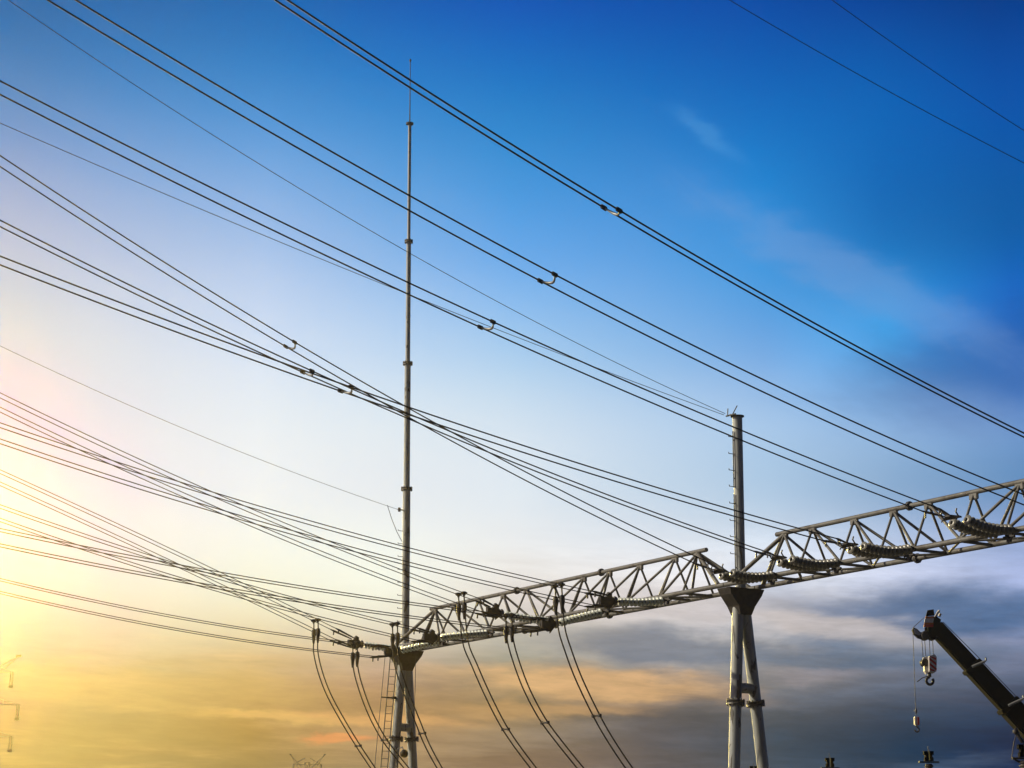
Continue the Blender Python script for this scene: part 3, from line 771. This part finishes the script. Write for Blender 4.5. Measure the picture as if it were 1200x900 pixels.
# body below the picture: luffing ram, turntable, carrier, cab, wheels
bm_ = B(); piv = tip + bd * 11.2
tube(bm_, [tip + bd * 7.2 - bp * .5, tip + bd * 8.6 - bp * .95 + bd * .6], .11, 12); tube(bm_, [tip + bd * 8.6 - bp * .95 + bd * .6, (24.3, CY, 1.75)], .17, 14); obj('luffing_ram', bm_, M['spacer'], ct)
bm_ = B(); box(bm_, (25.6, CY, 2.0), (1.7, 0, 0), (0, 1.1, 0), (0, 0, .55), .08); obj('turntable', bm_, M['white'], ct)
bm_ = B(); box(bm_, (25.4, CY, 1.15), (5.2, 0, 0), (0, 1.25, 0), (0, 0, .27), .06); obj('carrier', bm_, M['white'], ct)
bm_ = B(); prism(bm_, [bx(20.3, .9), bx(20.1, 1.5), bx(20.35, 2.3), bx(21.9, 2.3), bx(21.9, .9)], (0, 2.4, 0)); cb = obj('cab', bm_, M['white'], ct)
bm_ = B(); prism(bm_, [bx(20.35, 1.6, -1.21), bx(20.45, 2.15, -1.21), bx(21.6, 2.15, -1.21), bx(21.6, 1.6, -1.21)], (0, .03, 0)); obj('window', bm_, M['glass'], cb)
for x in (22.4, 23.8, 27.6, 29.0):
    for y in (-1.1, 1.1):
        bm_ = B(); lathe(bm_, bx(x, .55, y - .18), (0, 1, 0), [(.3, 0), (.52, .02), (.55, .08), (.55, .28), (.52, .34), (.3, .36)], 20); obj('wheel', bm_, M['rubber'], ct)

# main hook block
t = thing('hook_block', 'red and white striped hook block hanging from the crane boom tip', 'hook block', bx(17.64, 9.15))
for x in (17.40, 17.52, 17.72, 17.86):
    bm_ = B(); tube(bm_, [bx(x, 10.75, -.05), bx(x + (.02 if x < 17.6 else 0), 9.75, -.05)], .014, 6); obj('rope', bm_, M['thin'], t)
bm_ = B(); prism(bm_, [bx(17.42, 9.88), bx(17.60, 9.92), bx(17.60, 9.22), bx(17.50, 9.18), bx(17.44, 9.30)], (0, .26, 0)); obj('block_cheek', bm_, M['white'], t)
bm_ = B(); lathe(bm_, bx(17.47, 9.66, -.2), (0, 1, 0), [(.14, 0), (.17, .05), (.14, .1), (.14, .3), (.17, .35), (.14, .4)], 16); obj('sheave', bm_, M['dark'], t)
poly_b = [(17.60, 9.90), (17.84, 9.98), (17.92, 9.86), (17.88, 9.30), (17.78, 9.20), (17.58, 9.26)]
bm_ = B(); prism(bm_, [bx(x, z, -.2) for x, z in poly_b], (0, .40, 0)); pl = obj('block_plate', bm_, M['white'], t)
for z0 in (9.30, 9.52, 9.74, 9.96):                 # slanted red stripes, 4 mm proud
    st_p = [(17.60, z0), (17.60, z0 + .11), (17.89, z0 - .13), (17.88, z0 - .24)]
    st_p = [(x, min(max(z, 9.245), 9.90)) for x, z in st_p]
    bm_ = B(); prism(bm_, [bx(x, z, -.404) for x, z in st_p], (0, .004, 0)); obj('stripe', bm_, M['red'], pl)
bm_ = B(); tube(bm_, [bx(17.66, 9.24), bx(17.67, 9.06)], .07, 10)
tube(bm_, [bx(17.66 + .145 * math.cos(x), 8.90 + .155 * math.sin(x)) for x in [PI / 2 + i * 2 * PI / 20 for i in range(18)]], .058, 10)
obj('hook', bm_, M['dark'], t)
bm_ = B(); tube(bm_, [bx(17.58, 9.10), bx(17.34, 9.02), bx(17.12, 8.86)], .022, 6); obj('safety_line', bm_, M['dark'], t)
# auxiliary hook
t = thing('auxiliary_hook', 'small hook on a single long rope hanging left of the striped block', 'hook block', bx(17.0, 6.9))
bm_ = B(); tube(bm_, [bx(17.04, 10.9, -.05), bx(16.99, 7.75, -.05), bx(17.0, 7.45, -.05)], .014, 6); lathe(bm_, bx(17.0, 7.75, -.05), -zv, [(.02, 0), (.05, .06), (.05, .16), (.02, .22)], 8); obj('rope', bm_, M['thin'], t)
bm_ = B(); box(bm_, bx(17.01, 7.22), (.10, 0, 0), (0, .1, 0), (0, 0, .19), .03); bk = obj('hook_weight', bm_, M['white'], t)
bm_ = B(); box(bm_, bx(17.075, 7.22, -.105), (.03, 0, 0), (0, .008, 0), (0, 0, .16)); obj('stripe', bm_, M['red'], bk)
bm_ = B(); tube(bm_, [bx(17.01, 7.05)] + [bx(17.01 + .09 * math.cos(x), 6.87 + .1 * math.sin(x)) for x in [PI / 2 - i * PI / 8 for i in range(13)]], .03, 8); obj('hook', bm_, M['dark'], t)

# ------------------------------------------------------------------ post insulators of the switchgear
def post(x, y, z_bar, label, big=1.0, arm=False):
    t_ = thing('post_insulator', label, 'insulator post', (x, y, 0), 'switchgear post insulators')
    p_ = lambda dx_, dz_, dy_=0: Vector((x + dx_ * big, y + dy_ * big, z_bar + dz_ * big))
    bm_ = B(); tube(bm_, [(x, y, 0), (x, y, 2.3)], .16, 14); obj('support_tube', bm_, M['pole'], t_)
    prof = []
    h0 = 2.3; n_ = 20; st_ = (z_bar - .05 - h0) / n_
    for i in range(n_):
        z = h0 + i * st_
        prof += [(.10 * big, z), (.145 * big, z + st_ * .35), (.10 * big, z + st_ * .7)]
    bm_ = B(); lathe(bm_, (x, y, 0), zv, prof + [(.10 * big, z_bar - .05)], 16); obj('porcelain_stack', bm_, M['brown'], t_)
    bm_ = B(); box(bm_, p_(0, 0), (.30 * big, 0, 0), (0, .08 * big, 0), (0, 0, .02 * big), .008); obj('cross_bar', bm_, M['dark'], t_)
    for sg in (-1, 1):
        bm_ = B()
        prism(bm_, [p_(sg * .03, .03), p_(sg * .13, .03), p_(sg * .13, .13), p_(sg * .10, .15), p_(sg * .10, .20), p_(sg * .145, .22), p_(sg * .145, .32), p_(sg * .03, .32)], (0, .16 * big, 0))
        obj('contact_jaw', bm_, M['boom'], t_)
    bm_ = B(); tube(bm_, [p_(0, .02), p_(0, .46)], .012 * big, 6); obj('spike', bm_, M['thin'], t_)
    if arm:
        bm_ = B(); tube(bm_, [p_(-.30, .02), p_(-.10, -.10)], .03, 6); tube(bm_, [p_(-.30, .03), p_(-.22, .36), p_(-.13, .62)], .012, 6)
        tube(bm_, [p_(-.17, .70), p_(-.10, .50), p_(-.02, .36)], .045, 8); lathe(bm_, p_(-.20, .66), (.4, 0, -.6), [(.03, 0), (.06, .03), (.06, .1), (.03, .13)], 10)
        obj('contact_arm', bm_, M['dark'], t_)
    return t_
post(8.33, 66, 4.42, 'dark post insulator top just showing at the foot of the near column', .9)
post(10.30, 62, 4.46, 'dark post insulator top right of the near column, barely above the photo edge')
post(12.42, 57, 4.40, 'dark ribbed post insulator with crossbar below the small crane hook')
post(12.60, 47, 4.00, 'largest dark post insulator with angled arm, at the lower right corner', 1.05, True)

# ------------------------------------------------------------------ far lattice towers
def lat(bm_, a_, b_, wa, wb, axd, r, nseg):
    """square lattice between a_ and b_ with half widths wa, wb"""
    a_, b_ = Vector(a_), Vector(b_); d = (b_ - a_).normalized(); u, v = frame(d)
    cs = lambda f: [(a_.lerp(b_, f)) + (u * i + v * j) * (wa + (wb - wa) * f) for i, j in ((1, 1), (1, -1), (-1, -1), (-1, 1))]
    for k in range(4): tube(bm_, [cs(0)[k], cs(1)[k]], r, 5)
    for i in range(nseg):
        c0, c1 = cs(i / nseg), cs((i + 1) / nseg)
        for k in range(4):
            tube(bm_, [c0[k], c1[(k + 1) % 4]], r * .6, 4); tube(bm_, [c0[(k + 1) % 4], c1[k]], r * .6, 4)
            tube(bm_, [c1[k], c1[(k + 1) % 4]], r * .6, 4)

def pylon(x, y, label, arms, horns, top, r, m=1.0):
    t_ = thing('lattice_tower', label, 'pylon', (x, y, 0), 'far lattice pylons')
    bm_ = B(); lat(bm_, (x, y, 0), (x, y, top * .62), 4.0 * m, 1.1 * m, None, r, 7); lat(bm_, (x, y, top * .62), (x, y, top), 1.1 * m, .7 * m, None, r, 5); obj('tower_body', bm_, M['lattice'], t_)
    for z, L_ in arms:
        for sg in (-1, 1):
            bm_ = B(); e_ = Vector((x + sg * L_, y, z))
            for yy in (-.7 * m, .7 * m):
                tube(bm_, [(x + sg * .8 * m, y + yy, z), e_], r, 5); tube(bm_, [(x + sg * .8 * m, y + yy, z + 2.0 * m), e_], r, 5)
            for f in (.3, .6):
                q = Vector((x + sg * .8 * m, y, z)).lerp(e_, f); tube(bm_, [q, q + zv * 2.0 * m * (1 - f)], r * .7, 4)
            am = obj('cross_arm', bm_, M['lattice'], t_)
            bm_ = B(); q = e_ - Vector((sg * .25 * m, 0, 0))
            for o_ in (-.18 * m, .18 * m): tube(bm_, [q + Vector((o_, 0, 0)), q + Vector((o_, 0, -2.1 * m))], .05, 6)
            box(bm_, q - zv * 2.2 * m, (.4 * m, 0, 0), (0, .2 * m, 0), (0, 0, .22 * m), .05); obj('suspension_string', bm_, M['lattice'], am)
    for sg in (-1, 1):
        if not horns: break
        bm_ = B(); e_ = Vector((x + sg * horns[1], y, horns[0]))
        for yy in (-.6 * m, .6 * m):
            tube(bm_, [(x + sg * .8 * m, y + yy, top - 4.6 * m), e_], r, 5); tube(bm_, [(x + sg * .6 * m, y + yy, top - 2.4 * m), e_], r, 5)
        for f in (.25, .5, .75):
            q = Vector((x + sg * .8 * m, y, top - 4.6 * m)).lerp(e_, f); tube(bm_, [q, Vector((x + sg * .6 * m, y, top - 2.4 * m)).lerp(e_, f + .1)], r * .7, 4)
        box(bm_, e_, (.45 * m, 0, 0), (0, .2 * m, 0), (0, 0, .15 * m), .04)
        obj('horn', bm_, M['lattice'], t_)
    return t_
k_ = 160 / 300
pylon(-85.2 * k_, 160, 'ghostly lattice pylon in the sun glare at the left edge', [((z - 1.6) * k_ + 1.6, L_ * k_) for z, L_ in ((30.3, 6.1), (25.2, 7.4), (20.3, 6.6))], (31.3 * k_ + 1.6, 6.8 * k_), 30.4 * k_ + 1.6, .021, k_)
k_ = 200 / 600
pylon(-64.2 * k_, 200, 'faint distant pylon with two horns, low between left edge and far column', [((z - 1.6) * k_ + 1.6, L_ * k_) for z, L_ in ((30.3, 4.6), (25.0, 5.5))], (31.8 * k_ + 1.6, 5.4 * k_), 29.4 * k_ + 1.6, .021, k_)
